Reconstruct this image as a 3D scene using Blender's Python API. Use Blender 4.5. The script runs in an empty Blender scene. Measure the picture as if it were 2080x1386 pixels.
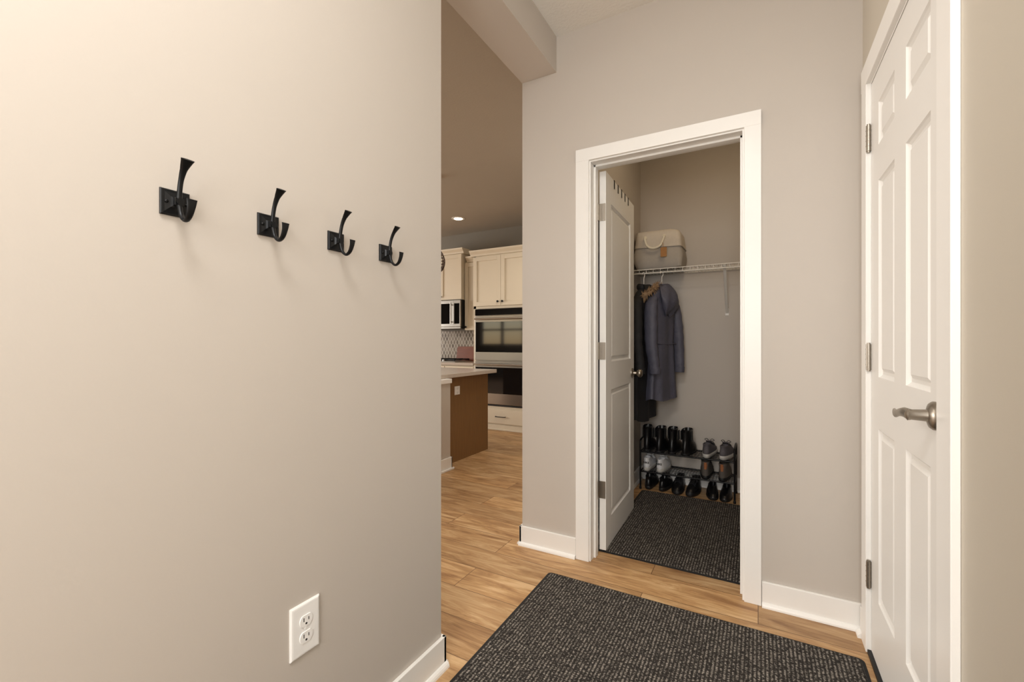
import bpy, bmesh, math, random
from mathutils import Vector, Matrix
random.seed(4)
scene = bpy.context.scene
COL = scene.collection
scene.view_settings.view_transform = 'Standard'
scene.view_settings.look = 'None'
scene.view_settings.exposure = 0.13

# ------------------------------------------------------------------ materials
def lin(c):
    out = []
    for v in c[:3]:
        v = v / 255.0
        out.append(v / 12.92 if v <= 0.04045 else ((v + 0.055) / 1.055) ** 2.4)
    return (out[0], out[1], out[2], 1.0)

def base_mat(name):
    m = bpy.data.materials.new(name); m.use_nodes = True
    nt = m.node_tree
    return m, nt, nt.nodes['Principled BSDF']

def mat(name, rgb, rough=0.5, metal=0.0, nscale=20.0, var=0.05, bump=0.0, bscale=None, stretch=(1, 1, 1), emit=None, spec=None, coat=0.0, dist=0.002):
    m, nt, p = base_mat(name)
    N, L = nt.nodes, nt.links
    tc = N.new('ShaderNodeTexCoord'); mp = N.new('ShaderNodeMapping')
    mp.inputs['Scale'].default_value = stretch
    L.new(tc.outputs['Object'], mp.inputs['Vector'])
    nz = N.new('ShaderNodeTexNoise'); nz.inputs['Scale'].default_value = nscale; nz.inputs['Detail'].default_value = 4
    L.new(mp.outputs['Vector'], nz.inputs['Vector'])
    mx = N.new('ShaderNodeMix'); mx.data_type = 'RGBA'
    c = lin(rgb)
    mx.inputs[6].default_value = tuple(max(0, v * (1 - var)) for v in c[:3]) + (1,)
    mx.inputs[7].default_value = tuple(min(1, v * (1 + var)) for v in c[:3]) + (1,)
    L.new(nz.outputs['Fac'], mx.inputs[0]); L.new(mx.outputs[2], p.inputs['Base Color'])
    p.inputs['Roughness'].default_value = rough; p.inputs['Metallic'].default_value = metal
    if spec is not None: p.inputs['Specular IOR Level'].default_value = spec
    if coat: p.inputs['Coat Weight'].default_value = coat
    if bump > 0:
        n2 = N.new('ShaderNodeTexNoise'); n2.inputs['Scale'].default_value = bscale or nscale * 4; n2.inputs['Detail'].default_value = 3
        L.new(mp.outputs['Vector'], n2.inputs['Vector'])
        b = N.new('ShaderNodeBump'); b.inputs['Strength'].default_value = bump; b.inputs['Distance'].default_value = dist
        L.new(n2.outputs['Fac'], b.inputs['Height']); L.new(b.outputs['Normal'], p.inputs['Normal'])
    if emit:
        p.inputs['Emission Color'].default_value = lin(emit[0]); p.inputs['Emission Strength'].default_value = emit[1]
    return m

WALL = mat('wall_paint_greige', (198, 190, 181), 0.55, nscale=3, var=0.012, bump=0.12, bscale=220, dist=0.0008, spec=0.35)
WALLR = mat('wall_paint_side', (200, 192, 178), 0.55, nscale=3, var=0.012, bump=0.12, bscale=220, dist=0.0008, spec=0.35)
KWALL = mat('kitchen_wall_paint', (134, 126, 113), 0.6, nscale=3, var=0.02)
CEIL = mat('ceiling_texture_white', (234, 231, 225), 0.9, nscale=8, var=0.02, bump=0.6, bscale=70, dist=0.004)
KCEIL = mat('kitchen_ceiling_dimmed', (178, 168, 154), 0.9, nscale=8, var=0.02, bump=0.3, bscale=70, dist=0.003)  # darker taupe stands in for the dim light on this ceiling
TRIM = mat('trim_white_paint', (242, 240, 236), 0.35, nscale=10, var=0.01)
DOORW = mat('door_white_paint', (234, 232, 228), 0.4, nscale=10, var=0.01, bump=0.05, bscale=200, stretch=(1, 1, 0.1), dist=0.0005)
NICKEL = mat('brushed_nickel', (164, 156, 145), 0.34, 1.0, nscale=60, var=0.05)
BLACKM = mat('matte_black_metal', (22, 23, 25), 0.38, 0.5, nscale=40, var=0.1)
BLACKW = mat('black_powder_coated_wire', (18, 18, 20), 0.4, 0.3)
PLAST = mat('white_plastic', (246, 245, 243), 0.3, var=0.005)
SLOT = mat('dark_slot', (40, 38, 36), 0.6)
WIREW = mat('white_vinyl_wire', (232, 228, 220), 0.35, var=0.02)
STEEL = mat('stainless_steel', (186, 182, 176), 0.28, 1.0, nscale=30, var=0.06, stretch=(1, 1, 25))
GLASSB = mat('black_oven_glass', (12, 13, 15), 0.05, 0.0, var=0.05, spec=0.7)
CAB = mat('cream_cabinet_paint', (220, 208, 186), 0.45, nscale=6, var=0.02)
COUNTER = mat('quartz_counter', (196, 184, 172), 0.2, nscale=40, var=0.08)
ISLW = mat('island_brown_wood', (130, 96, 58), 0.45, nscale=6, var=0.18, stretch=(8, 8, 1))
BOARDW = mat('walnut_board', (126, 64, 38), 0.45, nscale=8, var=0.3, stretch=(1, 8, 8))
RATTAN = mat('dark_rattan', (62, 40, 26), 0.7, nscale=80, var=0.5, bump=0.5)
RUBBER = mat('black_rubber', (20, 20, 21), 0.6, bump=0.2)
LEATHB = mat('black_leather', (17, 17, 19), 0.33, nscale=30, var=0.15, bump=0.25, bscale=160, dist=0.001)
WHITEL = mat('white_leather', (226, 226, 228), 0.45, nscale=20, var=0.04, bump=0.1)
GREYK = mat('grey_knit_fabric', (92, 88, 92), 0.85, nscale=120, var=0.3, bump=0.4, bscale=400, dist=0.001)
GREYB = mat('grey_suede', (92, 86, 80), 0.9, nscale=30, var=0.2, bump=0.3, bscale=300, dist=0.001)
TAN = mat('tan_leather', (160, 100, 62), 0.6, nscale=30, var=0.12)
SOLEL = mat('pale_sole_foam', (196, 193, 188), 0.6, var=0.04)
LININ = mat('dark_shoe_lining', (30, 29, 31), 0.9)
LACEB = mat('dark_laces', (36, 36, 40), 0.8)
LACEW = mat('white_laces', (225, 225, 225), 0.8)
NAVY = mat('slate_grey_nylon', (80, 80, 94), 0.6, nscale=9, var=0.18, bump=0.7, bscale=24, dist=0.008)
BLACKC = mat('black_parka_cloth', (23, 22, 25), 0.75, nscale=9, var=0.25, bump=0.5, bscale=30, dist=0.004)
DARKN = mat('dark_navy_cloth', (34, 38, 56), 0.75, nscale=9, var=0.3, bump=0.5, bscale=30, dist=0.004)
FUR = mat('tan_fur', (150, 122, 92), 0.95, nscale=60, var=0.5)
CANV = mat('beige_canvas', (210, 200, 186), 0.9, nscale=60, var=0.06, bump=0.3, bscale=500, dist=0.001)
CANG = mat('grey_beige_canvas', (176, 169, 160), 0.9, nscale=60, var=0.06, bump=0.3, bscale=500, dist=0.001)
ROPE = mat('cream_cotton_rope', (238, 228, 208), 0.9, nscale=200, var=0.2, bump=0.5, bscale=260, dist=0.002)
TAG = mat('leather_tag', (170, 120, 66), 0.6, nscale=40, var=0.08)
GLOW = mat('lamp_glow', (255, 240, 215), 0.5, emit=((255, 232, 200), 9.0))

def floor_mat():
    m, nt, p = base_mat('oak_plank_floor'); N, L = nt.nodes, nt.links
    tc = N.new('ShaderNodeTexCoord')
    br = N.new('ShaderNodeTexBrick')
    br.inputs['Scale'].default_value = 1.0
    br.inputs['Brick Width'].default_value = 1.22; br.inputs['Row Height'].default_value = 0.182
    br.inputs['Mortar Size'].default_value = 0.0016; br.inputs['Mortar Smooth'].default_value = 0.2
    br.offset = 0.37
    br.inputs['Color1'].default_value = (0, 0, 0, 1); br.inputs['Color2'].default_value = (1, 1, 1, 1)
    br.inputs['Mortar'].default_value = (0.5, 0.5, 0.5, 1)
    L.new(tc.outputs['Object'], br.inputs['Vector'])
    sc = N.new('ShaderNodeVectorMath'); sc.operation = 'SCALE'; sc.inputs['Scale'].default_value = 7.0
    L.new(br.outputs['Color'], sc.inputs[0])
    ad = N.new('ShaderNodeVectorMath'); ad.operation = 'ADD'
    L.new(tc.outputs['Object'], ad.inputs[0]); L.new(sc.outputs[0], ad.inputs[1])
    mp = N.new('ShaderNodeMapping'); mp.inputs['Scale'].default_value = (1.5, 10, 1)
    L.new(ad.outputs[0], mp.inputs['Vector'])
    nz = N.new('ShaderNodeTexNoise'); nz.inputs['Scale'].default_value = 1.7; nz.inputs['Detail'].default_value = 9
    nz.inputs['Roughness'].default_value = 0.66; nz.inputs['Distortion'].default_value = 1.2
    L.new(mp.outputs['Vector'], nz.inputs['Vector'])
    # fine grain streaks
    mpf = N.new('ShaderNodeMapping'); mpf.inputs['Scale'].default_value = (4, 90, 1)
    L.new(ad.outputs[0], mpf.inputs['Vector'])
    nf = N.new('ShaderNodeTexNoise'); nf.inputs['Scale'].default_value = 2.0; nf.inputs['Detail'].default_value = 5
    L.new(mpf.outputs['Vector'], nf.inputs['Vector'])
    mf = N.new('ShaderNodeMath'); mf.operation = 'MULTIPLY_ADD'; mf.inputs[1].default_value = 0.28; mf.inputs[2].default_value = -0.14
    L.new(nf.outputs['Fac'], mf.inputs[0])
    af = N.new('ShaderNodeMath'); af.operation = 'ADD'; L.new(nz.outputs['Fac'], af.inputs[0]); L.new(mf.outputs[0], af.inputs[1])
    cr = N.new('ShaderNodeValToRGB')
    e = cr.color_ramp.elements
    e[0].position = 0.32; e[0].color = lin((150, 110, 72))
    e[1].position = 0.67; e[1].color = lin((218, 184, 140))
    e2 = cr.color_ramp.elements.new(0.5); e2.color = lin((192, 152, 106))
    L.new(af.outputs[0], cr.inputs['Fac'])
    mx = N.new('ShaderNodeMix'); mx.data_type = 'RGBA'; mx.blend_type = 'MULTIPLY'; mx.inputs[0].default_value = 1
    tr = N.new('ShaderNodeValToRGB'); tr.color_ramp.elements[0].color = (0.76, 0.75, 0.74, 1); tr.color_ramp.elements[1].color = (1.06, 1.05, 1.02, 1)
    L.new(br.outputs['Color'], tr.inputs['Fac'])
    L.new(cr.outputs['Color'], mx.inputs[6]); L.new(tr.outputs['Color'], mx.inputs[7])
    vo = N.new('ShaderNodeTexNoise'); vo.inputs['Scale'].default_value = 2.4; vo.inputs['Detail'].default_value = 3
    mp2 = N.new('ShaderNodeMapping'); mp2.inputs['Scale'].default_value = (1, 3, 1)
    L.new(ad.outputs[0], mp2.inputs['Vector']); L.new(mp2.outputs['Vector'], vo.inputs['Vector'])
    kr = N.new('ShaderNodeValToRGB'); kr.color_ramp.elements[0].position = 0.60; kr.color_ramp.elements[0].color = (0, 0, 0, 1)
    kr.color_ramp.elements[1].position = 0.74; kr.color_ramp.elements[1].color = (0.5, 0.5, 0.5, 1)
    L.new(vo.outputs['Fac'], kr.inputs['Fac'])
    mk = N.new('ShaderNodeMix'); mk.data_type = 'RGBA'; mk.inputs[7].default_value = lin((122, 84, 50))
    L.new(kr.outputs['Color'], mk.inputs[0]); L.new(mx.outputs[2], mk.inputs[6])
    mm = N.new('ShaderNodeMix'); mm.data_type = 'RGBA'; mm.inputs[7].default_value = lin((100, 70, 42))
    L.new(br.outputs['Fac'], mm.inputs[0]); L.new(mk.outputs[2], mm.inputs[6])
    L.new(mm.outputs[2], p.inputs['Base Color'])
    p.inputs['Roughness'].default_value = 0.46
    b = N.new('ShaderNodeBump'); b.inputs['Strength'].default_value = 0.3; b.inputs['Distance'].default_value = 0.001
    L.new(af.outputs[0], b.inputs['Height']); L.new(b.outputs['Normal'], p.inputs['Normal'])
    return m
FLOOR = floor_mat()

def rug_mat():
    m, nt, p = base_mat('charcoal_ribbed_carpet'); N, L = nt.nodes, nt.links
    tc = N.new('ShaderNodeTexCoord')
    wv = N.new('ShaderNodeTexWave'); wv.wave_type = 'BANDS'; wv.bands_direction = 'X'
    wv.inputs['Scale'].default_value = 25.0; wv.inputs['Distortion'].default_value = 1.0; wv.inputs['Detail'].default_value = 2
    wv.inputs['Detail Scale'].default_value = 6
    L.new(tc.outputs['Object'], wv.inputs['Vector'])
    w2 = N.new('ShaderNodeTexWave'); w2.wave_type = 'BANDS'; w2.bands_direction = 'Y'
    w2.inputs['Scale'].default_value = 34.0; w2.inputs['Distortion'].default_value = 4.0; w2.inputs['Detail'].default_value = 3
    w2.inputs['Detail Scale'].default_value = 8
    L.new(tc.outputs['Object'], w2.inputs['Vector'])
    nz = N.new('ShaderNodeTexNoise'); nz.inputs['Scale'].default_value = 150; nz.inputs['Detail'].default_value = 3
    L.new(tc.outputs['Object'], nz.inputs['Vector'])
    ma = N.new('ShaderNodeMath'); ma.operation = 'MULTIPLY_ADD'; ma.inputs[1].default_value = 0.55; ma.inputs[2].default_value = 0.45
    L.new(w2.outputs['Fac'], ma.inputs[0])
    mul = N.new('ShaderNodeMath'); mul.operation = 'MULTIPLY'
    L.new(wv.outputs['Fac'], mul.inputs[0]); L.new(ma.outputs[0], mul.inputs[1])
    m2 = N.new('ShaderNodeMath'); m2.operation = 'MULTIPLY'
    cr = N.new('ShaderNodeValToRGB'); cr.color_ramp.elements[0].position = 0.43; cr.color_ramp.elements[1].position = 0.61
    L.new(nz.outputs['Fac'], cr.inputs['Fac'])
    L.new(mul.outputs[0], m2.inputs[0]); L.new(cr.outputs['Color'], m2.inputs[1])
    mx = N.new('ShaderNodeMix'); mx.data_type = 'RGBA'
    mx.inputs[6].default_value = lin((48, 45, 43)); mx.inputs[7].default_value = lin((172, 164, 154))
    L.new(m2.outputs[0], mx.inputs[0]); L.new(mx.outputs[2], p.inputs['Base Color'])
    p.inputs['Roughness'].default_value = 1.0; p.inputs['Specular IOR Level'].default_value = 0.1
    b = N.new('ShaderNodeBump'); b.inputs['Strength'].default_value = 0.7; b.inputs['Distance'].default_value = 0.003
    L.new(mul.outputs[0], b.inputs['Height']); L.new(b.outputs['Normal'], p.inputs['Normal'])
    return m
RUG = rug_mat()
RUGE = mat('rug_rubber_edge', (24, 23, 23), 0.8)

def tile_mat():
    m, nt, p = base_mat('picket_tile'); N, L = nt.nodes, nt.links
    tc = N.new('ShaderNodeTexCoord'); mp = N.new('ShaderNodeMapping')
    mp.inputs['Rotation'].default_value = (0, math.radians(45), 0)
    pre = N.new('ShaderNodeMapping'); pre.inputs['Scale'].default_value = (1.9, 1, 1)
    L.new(tc.outputs['Object'], pre.inputs['Vector']); L.new(pre.outputs['Vector'], mp.inputs['Vector'])
    sx = N.new('ShaderNodeSeparateXYZ'); L.new(mp.outputs['Vector'], sx.inputs[0])
    cb = N.new('ShaderNodeCombineXYZ'); L.new(sx.outputs['X'], cb.inputs['X']); L.new(sx.outputs['Z'], cb.inputs['Y'])
    br = N.new('ShaderNodeTexBrick'); br.inputs['Scale'].default_value = 1; br.inputs['Brick Width'].default_value = 0.075; br.inputs['Row Height'].default_value = 0.075
    br.offset = 0.0; br.inputs['Mortar Size'].default_value = 0.006
    br.inputs['Color1'].default_value = lin((118, 108, 98)); br.inputs['Color2'].default_value = lin((166, 155, 143)); br.inputs['Mortar'].default_value = lin((214, 206, 194))
    L.new(cb.outputs[0], br.inputs['Vector']); L.new(br.outputs['Color'], p.inputs['Base Color'])
    p.inputs['Roughness'].default_value = 0.15
    return m
TILE = tile_mat()

# ------------------------------------------------------------------ mesh builder
class MB:
    def __init__(s): s.bm = bmesh.new()
    def box(s, x0, x1, y0, y1, z0, z1, bev=0.0, seg=2):
        bm = s.bm
        vs = [bm.verts.new((x, y, z)) for x in (x0, x1) for y in (y0, y1) for z in (z0, z1)]
        idx = [(0, 1, 3, 2), (4, 6, 7, 5), (0, 4, 5, 1), (2, 3, 7, 6), (0, 2, 6, 4), (1, 5, 7, 3)]
        fs = [bm.faces.new([vs[i] for i in f]) for f in idx]
        if bev > 0:
            es = list({e for f in fs for e in f.edges})
            bmesh.ops.bevel(bm, geom=es, offset=bev, segments=seg, profile=0.5, affect='EDGES')
        return s
    def loft(s, rings, cap0=True, cap1=True, smooth=True, closed=True):
        bm = s.bm; R = [[bm.verts.new(p) for p in r] for r in rings]
        n = len(R[0])
        for a, b in zip(R[:-1], R[1:]):
            for i in range(n if closed else n - 1):
                j = (i + 1) % n
                f = bm.faces.new((a[i], a[j], b[j], b[i])); f.smooth = smooth
        if cap0: bm.faces.new(list(reversed(R[0])))
        if cap1: bm.faces.new(R[-1])
        return s
    def sweep(s, pts, rad, ref=(0, 0, 1), seg=10, cap=True):
        pts = [Vector(p) for p in pts]; n = len(pts)
        if not isinstance(rad, (list, tuple)) : rad = [(rad, rad)] * n
        rad = [(r, r) if not isinstance(r, (tuple, list)) else r for r in rad]
        ref = Vector(ref); rings = []
        prev = None
        for i, p in enumerate(pts):
            t = (pts[min(i + 1, n - 1)] - pts[max(i - 1, 0)]).normalized()
            side = (prev if prev is not None else ref)
            side = side - t * side.dot(t)
            if side.length < 1e-5: side = Vector((1, 0, 0)) - t * t.x
            side.normalize(); nrm = t.cross(side)
            prev = side.copy()
            a, b = rad[i]
            rings.append([p + side * (a * math.cos(k * 2 * math.pi / seg)) + nrm * (b * math.sin(k * 2 * math.pi / seg)) for k in range(seg)])
        return s.loft(rings, cap, cap)
    def cyl(s, p0, p1, r, seg=16, r1=None):
        p0, p1 = Vector(p0), Vector(p1); t = (p1 - p0).normalized()
        ref = Vector((0, 0, 1)) if abs(t.z) < 0.9 else Vector((1, 0, 0))
        a = (ref - t * ref.dot(t)).normalized(); b = t.cross(a)
        r1 = r if r1 is None else r1
        rr = []
        for p, q in ((p0, r), (p1, r1)):
            rr.append([p + a * (q * math.cos(k * 2 * math.pi / seg)) + b * (q * math.sin(k * 2 * math.pi / seg)) for k in range(seg)])
        return s.loft(rr)
    def lathe(s, prof, center=(0, 0, 0), axis='Z', seg=24):
        rings = []
        for r, h in prof:
            ring = []
            for k in range(seg):
                a = k * 2 * math.pi / seg; u, v = r * math.cos(a), r * math.sin(a)
                if axis == 'Z': q = (u, v, h)
                elif axis == 'X': q = (h, u, v)
                else: q = (v, h, u)
                ring.append(Vector(center) + Vector(q))
            rings.append(ring)
        return s.loft(rings)
    def mesh(s, name, xf=None):
        bmesh.ops.recalc_face_normals(s.bm, faces=s.bm.faces)
        if xf is not None: bmesh.ops.transform(s.bm, matrix=xf, verts=s.bm.verts)
        me = bpy.data.meshes.new(name); s.bm.to_mesh(me); s.bm.free()
        b = bmesh.new(); b.from_mesh(me)
        for e in b.edges:
            if len(e.link_faces) == 2 and e.calc_face_angle(0) > math.radians(50): e.smooth = False
        b.to_mesh(me); b.free()
        return me

XF = {}
def props(o, label=None, cat=None, group=None, kind=None):
    if label: o['label'] = label
    if cat: o['category'] = cat
    if group: o['group'] = group
    if kind: o['kind'] = kind
def thing(name, loc=(0, 0, 0), rz=0.0, label=None, cat=None, group=None, kind=None):
    o = bpy.data.objects.new(name, None); o.empty_display_size = 0.05
    COL.objects.link(o); o.location = loc; o.rotation_euler = (0, 0, rz)
    XF[o.name] = (Matrix.Translation(Vector(loc)) @ Matrix.Rotation(rz, 4, 'Z')).inverted()
    props(o, label, cat, group, kind); return o
def part(parent, name, mb, m, label=None, world=False, loc=None):
    xf = XF[parent.name] if (world and parent is not None) else None
    me = mb.mesh(name, xf); me.materials.append(m)
    o = bpy.data.objects.new(name, me); COL.objects.link(o)
    if parent is not None:
        o.parent = parent
    XF[o.name] = XF.get(parent.name) if parent is not None else Matrix.Identity(4)
    if label: o['label'] = label
    return o
def solo(name, mb, m, label=None, cat=None, group=None, kind=None, loc=None):
    xf = Matrix.Translation(-Vector(loc)) if loc else None
    me = mb.mesh(name, xf); me.materials.append(m)
    o = bpy.data.objects.new(name, me); COL.objects.link(o)
    if loc: o.location = loc
    XF[o.name] = xf or Matrix.Identity(4)
    props(o, label, cat, group, kind); return o
def copy_thing(src, loc, rz=0.0, label=None):
    def rec(o, par):
        c = o.copy(); COL.objects.link(c)
        if par is not None: c.parent = par
        for ch in list(o.children): rec(ch, c)
        return c
    c = rec(src, None); c.location = loc; c.rotation_euler = (0, 0, rz)
    if label: c['label'] = label
    return c
def struct(name, boxes, m, label, bev=0.0, cat='wall'):
    mb = MB()
    for b in boxes: mb.box(*b, bev=bev)
    return solo(name, mb, m, label, cat, kind='structure')
def spl(pts, n=6):
    out = []; P = [Vector(p) for p in pts]
    for i in range(len(P) - 1):
        p0 = P[max(i - 1, 0)]; p1 = P[i]; p2 = P[i + 1]; p3 = P[min(i + 2, len(P) - 1)]
        for k in range(n):
            t = k / n
            out.append(0.5 * ((2 * p1) + (p2 - p0) * t + (2 * p0 - 5 * p1 + 4 * p2 - p3) * t * t + (3 * p1 - p0 - 3 * p2 + p3) * t ** 3))
    out.append(P[-1]); return out
def lerps(vals, n):
    out = []
    for i in range(n):
        t = i / (n - 1) * (len(vals) - 1); k = min(int(t), len(vals) - 2); f = t - k
        a, b = vals[k], vals[k + 1]
        if isinstance(a, tuple): out.append(tuple(x + (y - x) * f for x, y in zip(a, b)))
        else: out.append(a + (b - a) * f)
    return out
pi = math.pi

# ------------------------------------------------------------------ room shell
H = 2.743
XL = -0.955; YE = 1.208; YF = 2.16; XR = 0.355; XC = -1.141
CB = 3.70; CLX = -0.850
OX0, OX1, OZ = -0.745, -0.060, 2.038
struct('floor', [(-9.2, 0.6, -3.2, 5.6, -0.1, 0.0)], FLOOR, 'light oak plank floor running through hall and kitchen', cat='floor')
struct('ceiling', [(-1.141, 0.6, -1.8, 3.9, H, H + 0.1)], CEIL, 'white textured hallway ceiling', cat='ceiling')
struct('ceiling_kitchen', [(-9.2, -1.141, -3.2, 5.6, H, H + 0.1)], KCEIL, 'kitchen ceiling, dim tone painted in, with recessed light', cat='ceiling')
struct('wall_left', [(-1.141, XL, -1.7, YE, 0, H)], WALL, 'greige painted wall carrying coat hooks and outlet')
struct('wall_front', [(XC, OX0 - 0.018, YF, YF + 0.115, 0, H), (OX1 + 0.018, XR, YF, YF + 0.115, 0, H),
                      (OX0 - 0.018, OX1 + 0.018, YF, YF + 0.115, OZ + 0.018, H)], WALL, 'greige wall with the closet doorway')
struct('wall_closet_left', [(XC, CLX, YF + 0.115, CB + 0.12, 0, H)], WALL, 'greige side wall of the closet')
struct('wall_closet_back', [(CLX, XR, CB, CB + 0.12, 0, H)], WALL, 'greige back wall of the closet')
RY0, RY1, RZ = 1.295, 2.008, 2.045
struct('wall_right', [(XR, XR + 0.12, -1.7, RY0 - 0.015, 0, H), (XR, XR + 0.12, RY1 + 0.015, CB + 0.12, 0, H),
                      (XR, XR + 0.12, RY0 - 0.015, RY1 + 0.015, RZ + 0.015, H)], WALLR, 'greige wall holding the six panel door')
struct('wall_back', [(-1.141, XR + 0.12, -1.8, -1.7, 0, H)], WALL, 'greige wall closing the hall')
struct('wall_beam', [(XC, -0.936, YE, YF, 2.553, H)], WALL, 'painted header beam over the kitchen passage')
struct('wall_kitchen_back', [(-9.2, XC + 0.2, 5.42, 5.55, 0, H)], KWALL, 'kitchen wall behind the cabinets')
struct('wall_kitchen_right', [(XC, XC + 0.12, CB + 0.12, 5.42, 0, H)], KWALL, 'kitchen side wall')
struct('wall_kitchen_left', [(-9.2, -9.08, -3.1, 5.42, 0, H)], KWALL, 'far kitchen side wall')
WX0, WX1, WZ0, WZ1 = -8.3, -6.6, 1.0, 2.0
struct('wall_kitchen_front', [(-9.2, WX0, -3.2, -3.1, 0, H), (WX1, -1.0, -3.2, -3.1, 0, H), (WX0, WX1, -3.2, -3.1, 0, WZ0), (WX0, WX1, -3.2, -3.1, WZ1, H)],
       KWALL, 'kitchen wall with a wide window')
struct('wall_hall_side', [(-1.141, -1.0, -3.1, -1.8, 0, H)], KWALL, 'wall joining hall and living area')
mb = MB()
for x in (WX0, (WX0 + WX1) / 2 - 0.04, WX1 - 0.08): mb.box(x, x + 0.08, -3.18, -3.1, WZ0, WZ1)
for z in (WZ0, WZ1 - 0.06, (WZ0 + WZ1) / 2): mb.box(WX0, WX1, -3.18, -3.1, z, z + 0.06)
solo('window_1', mb, TRIM, 'white framed kitchen window', 'window', kind='structure')

def baseboard(name, segs, label):
    mb = MB()
    for ax, f, a, b, o in segs:
        t = 0.013 * o; s = 0.014 * o
        if ax == 'X': mb.box(a, b, min(f, f + t), max(f, f + t), 0, 0.104, bev=0.002)
        else: mb.box(min(f, f + t), max(f, f + t), a, b, 0, 0.104, bev=0.002)
        prof = [(0, 0), (s, 0)] + [(s * math.cos(k * pi / 8), abs(s) * 1.3 * math.sin(k * pi / 8)) for k in range(1, 5)]
        r0, r1 = [], []
        for d, z in prof:
            if ax == 'X': r0.append((a, f + t + d, z)); r1.append((b, f + t + d, z))
            else: r0.append((f + t + d, a, z)); r1.append((f + t + d, b, z))
        mb.loft([r0, r1], smooth=False)
    return solo(name, mb, TRIM, label, 'baseboard', kind='structure')
baseboard('baseboard_left', [('Y', XL, -1.69, YE + 0.013, 1), ('X', YE, -1.141, XL + 0.013, 1)], 'white baseboard wrapping the wall end')
baseboard('baseboard_front', [('X', YF, XC - 0.013, -0.824, -1), ('X', YF, 0.014, XR, -1), ('Y', XC, YF - 0.013, 5.40, -1)], 'white baseboard under the closet wall')
baseboard('baseboard_right', [('Y', XR, -1.69, RY0 - 0.09, -1), ('Y', XR, RY1 + 0.085, YF - 0.028, -1)], 'white baseboard beside the door casing')
baseboard('baseboard_closet', [('X', CB, CLX, XR, -1), ('Y', CLX, YF + 0.12, CB - 0.028, 1)], 'white baseboard inside the closet')

def casing_front():
    mb = MB(); y0, y1 = YF - 0.016, YF
    mb.box(-0.822, -0.752, y0, y1, 0, 2.105, bev=0.002); mb.box(-0.053, 0.012, y0, y1, 0, 2.105, bev=0.002)
    mb.box(-0.822, 0.012, y0 - 0.001, y1, 2.045, 2.108, bev=0.002)
    mb.box(OX0 - 0.018, OX0, YF - 0.004, YF + 0.119, 0, OZ + 0.018, bev=0.001)
    mb.box(OX1, OX1 + 0.018, YF - 0.004, YF + 0.119, 0, OZ + 0.018, bev=0.001)
    mb.box(OX0, OX1, YF - 0.004, YF + 0.119, OZ, OZ + 0.018, bev=0.001)
    mb.box(OX0, OX0 + 0.010, YF + 0.045, YF + 0.08, 0, OZ, bev=0.001); mb.box(OX1 - 0.010, OX1, YF + 0.045, YF + 0.08, 0, OZ, bev=0.001)
    mb.box(OX0, OX1, YF + 0.045, YF + 0.08, OZ - 0.010, OZ, bev=0.001)
    return solo('trim_1', mb, TRIM, 'white flat casing around closet doorway', 'door trim', kind='structure')
casing_front()
def casing_right():
    mb = MB(); x0, x1 = XR - 0.016, XR
    mb.box(x0, x1, RY1 + 0.004, RY1 + 0.082, 0, RZ + 0.085, bev=0.002)
    mb.box(x0, x1, RY0 - 0.086, RY0 - 0.004, 0, RZ + 0.085, bev=0.002)
    mb.box(x0 - 0.001, x1, RY0 - 0.086, RY1 + 0.082, RZ + 0.006, RZ + 0.087, bev=0.002)
    mb.box(XR - 0.002, XR + 0.12, RY1 - 0.001, RY1 + 0.015, 0, RZ + 0.015); mb.box(XR - 0.002, XR + 0.12, RY0 - 0.015, RY0 + 0.001, 0, RZ + 0.015)
    mb.box(XR - 0.002, XR + 0.12, RY0, RY1, RZ, RZ + 0.015)
    return solo('trim_2', mb, TRIM, 'white flat casing around the six panel door', 'door trim', kind='structure')
casing_right()
struct('trim_3', [(XR - 0.012, XR + 0.12, RY0, RY1, 0, 0.014)], RUBBER, 'dark threshold below the six panel door', cat='threshold')

# doors
def door_slab(w, h, t, panels):
    bm = bmesh.new()
    xs = sorted({0, w} | {p[0] for p in panels} | {p[1] for p in panels}); zs = sorted({0, h} | {p[2] for p in panels} | {p[3] for p in panels})
    pf = []
    for y, flip in ((0, False), (t, True)):
        V = {(x, z): bm.verts.new((x, y, z)) for x in xs for z in zs}
        for i in range(len(xs) - 1):
            for j in range(len(zs) - 1):
                q = [V[xs[i], zs[j]], V[xs[i + 1], zs[j]], V[xs[i + 1], zs[j + 1]], V[xs[i], zs[j + 1]]]
                if flip: q.reverse()
                f = bm.faces.new(q)
                cx, cz = (xs[i] + xs[i + 1]) / 2, (zs[j] + zs[j + 1]) / 2
                if any(p[0] < cx < p[1] and p[2] < cz < p[3] for p in panels): pf.append(f)
    def vat(x, y, z):
        return min(bm.verts, key=lambda v: (v.co - Vector((x, y, z))).length)
    for i in range(len(xs) - 1):
        for z in (0, h):
            bm.faces.new([vat(xs[i], 0, z), vat(xs[i + 1], 0, z), vat(xs[i + 1], t, z), vat(xs[i], t, z)])
    for j in range(len(zs) - 1):
        for x in (0, w):
            bm.faces.new([vat(x, 0, zs[j]), vat(x, 0, zs[j + 1]), vat(x, t, zs[j + 1]), vat(x, t, zs[j])])
    bmesh.ops.recalc_face_normals(bm, faces=bm.faces)
    for th, dp in ((0.005, -0.005), (0.010, -0.005), (0.014, 0.0), (0.016, 0.007)):
        bmesh.ops.inset_individual(bm, faces=pf, thickness=th, depth=dp)
    m = MB(); m.bm.free(); m.bm = bm; return m

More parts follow.
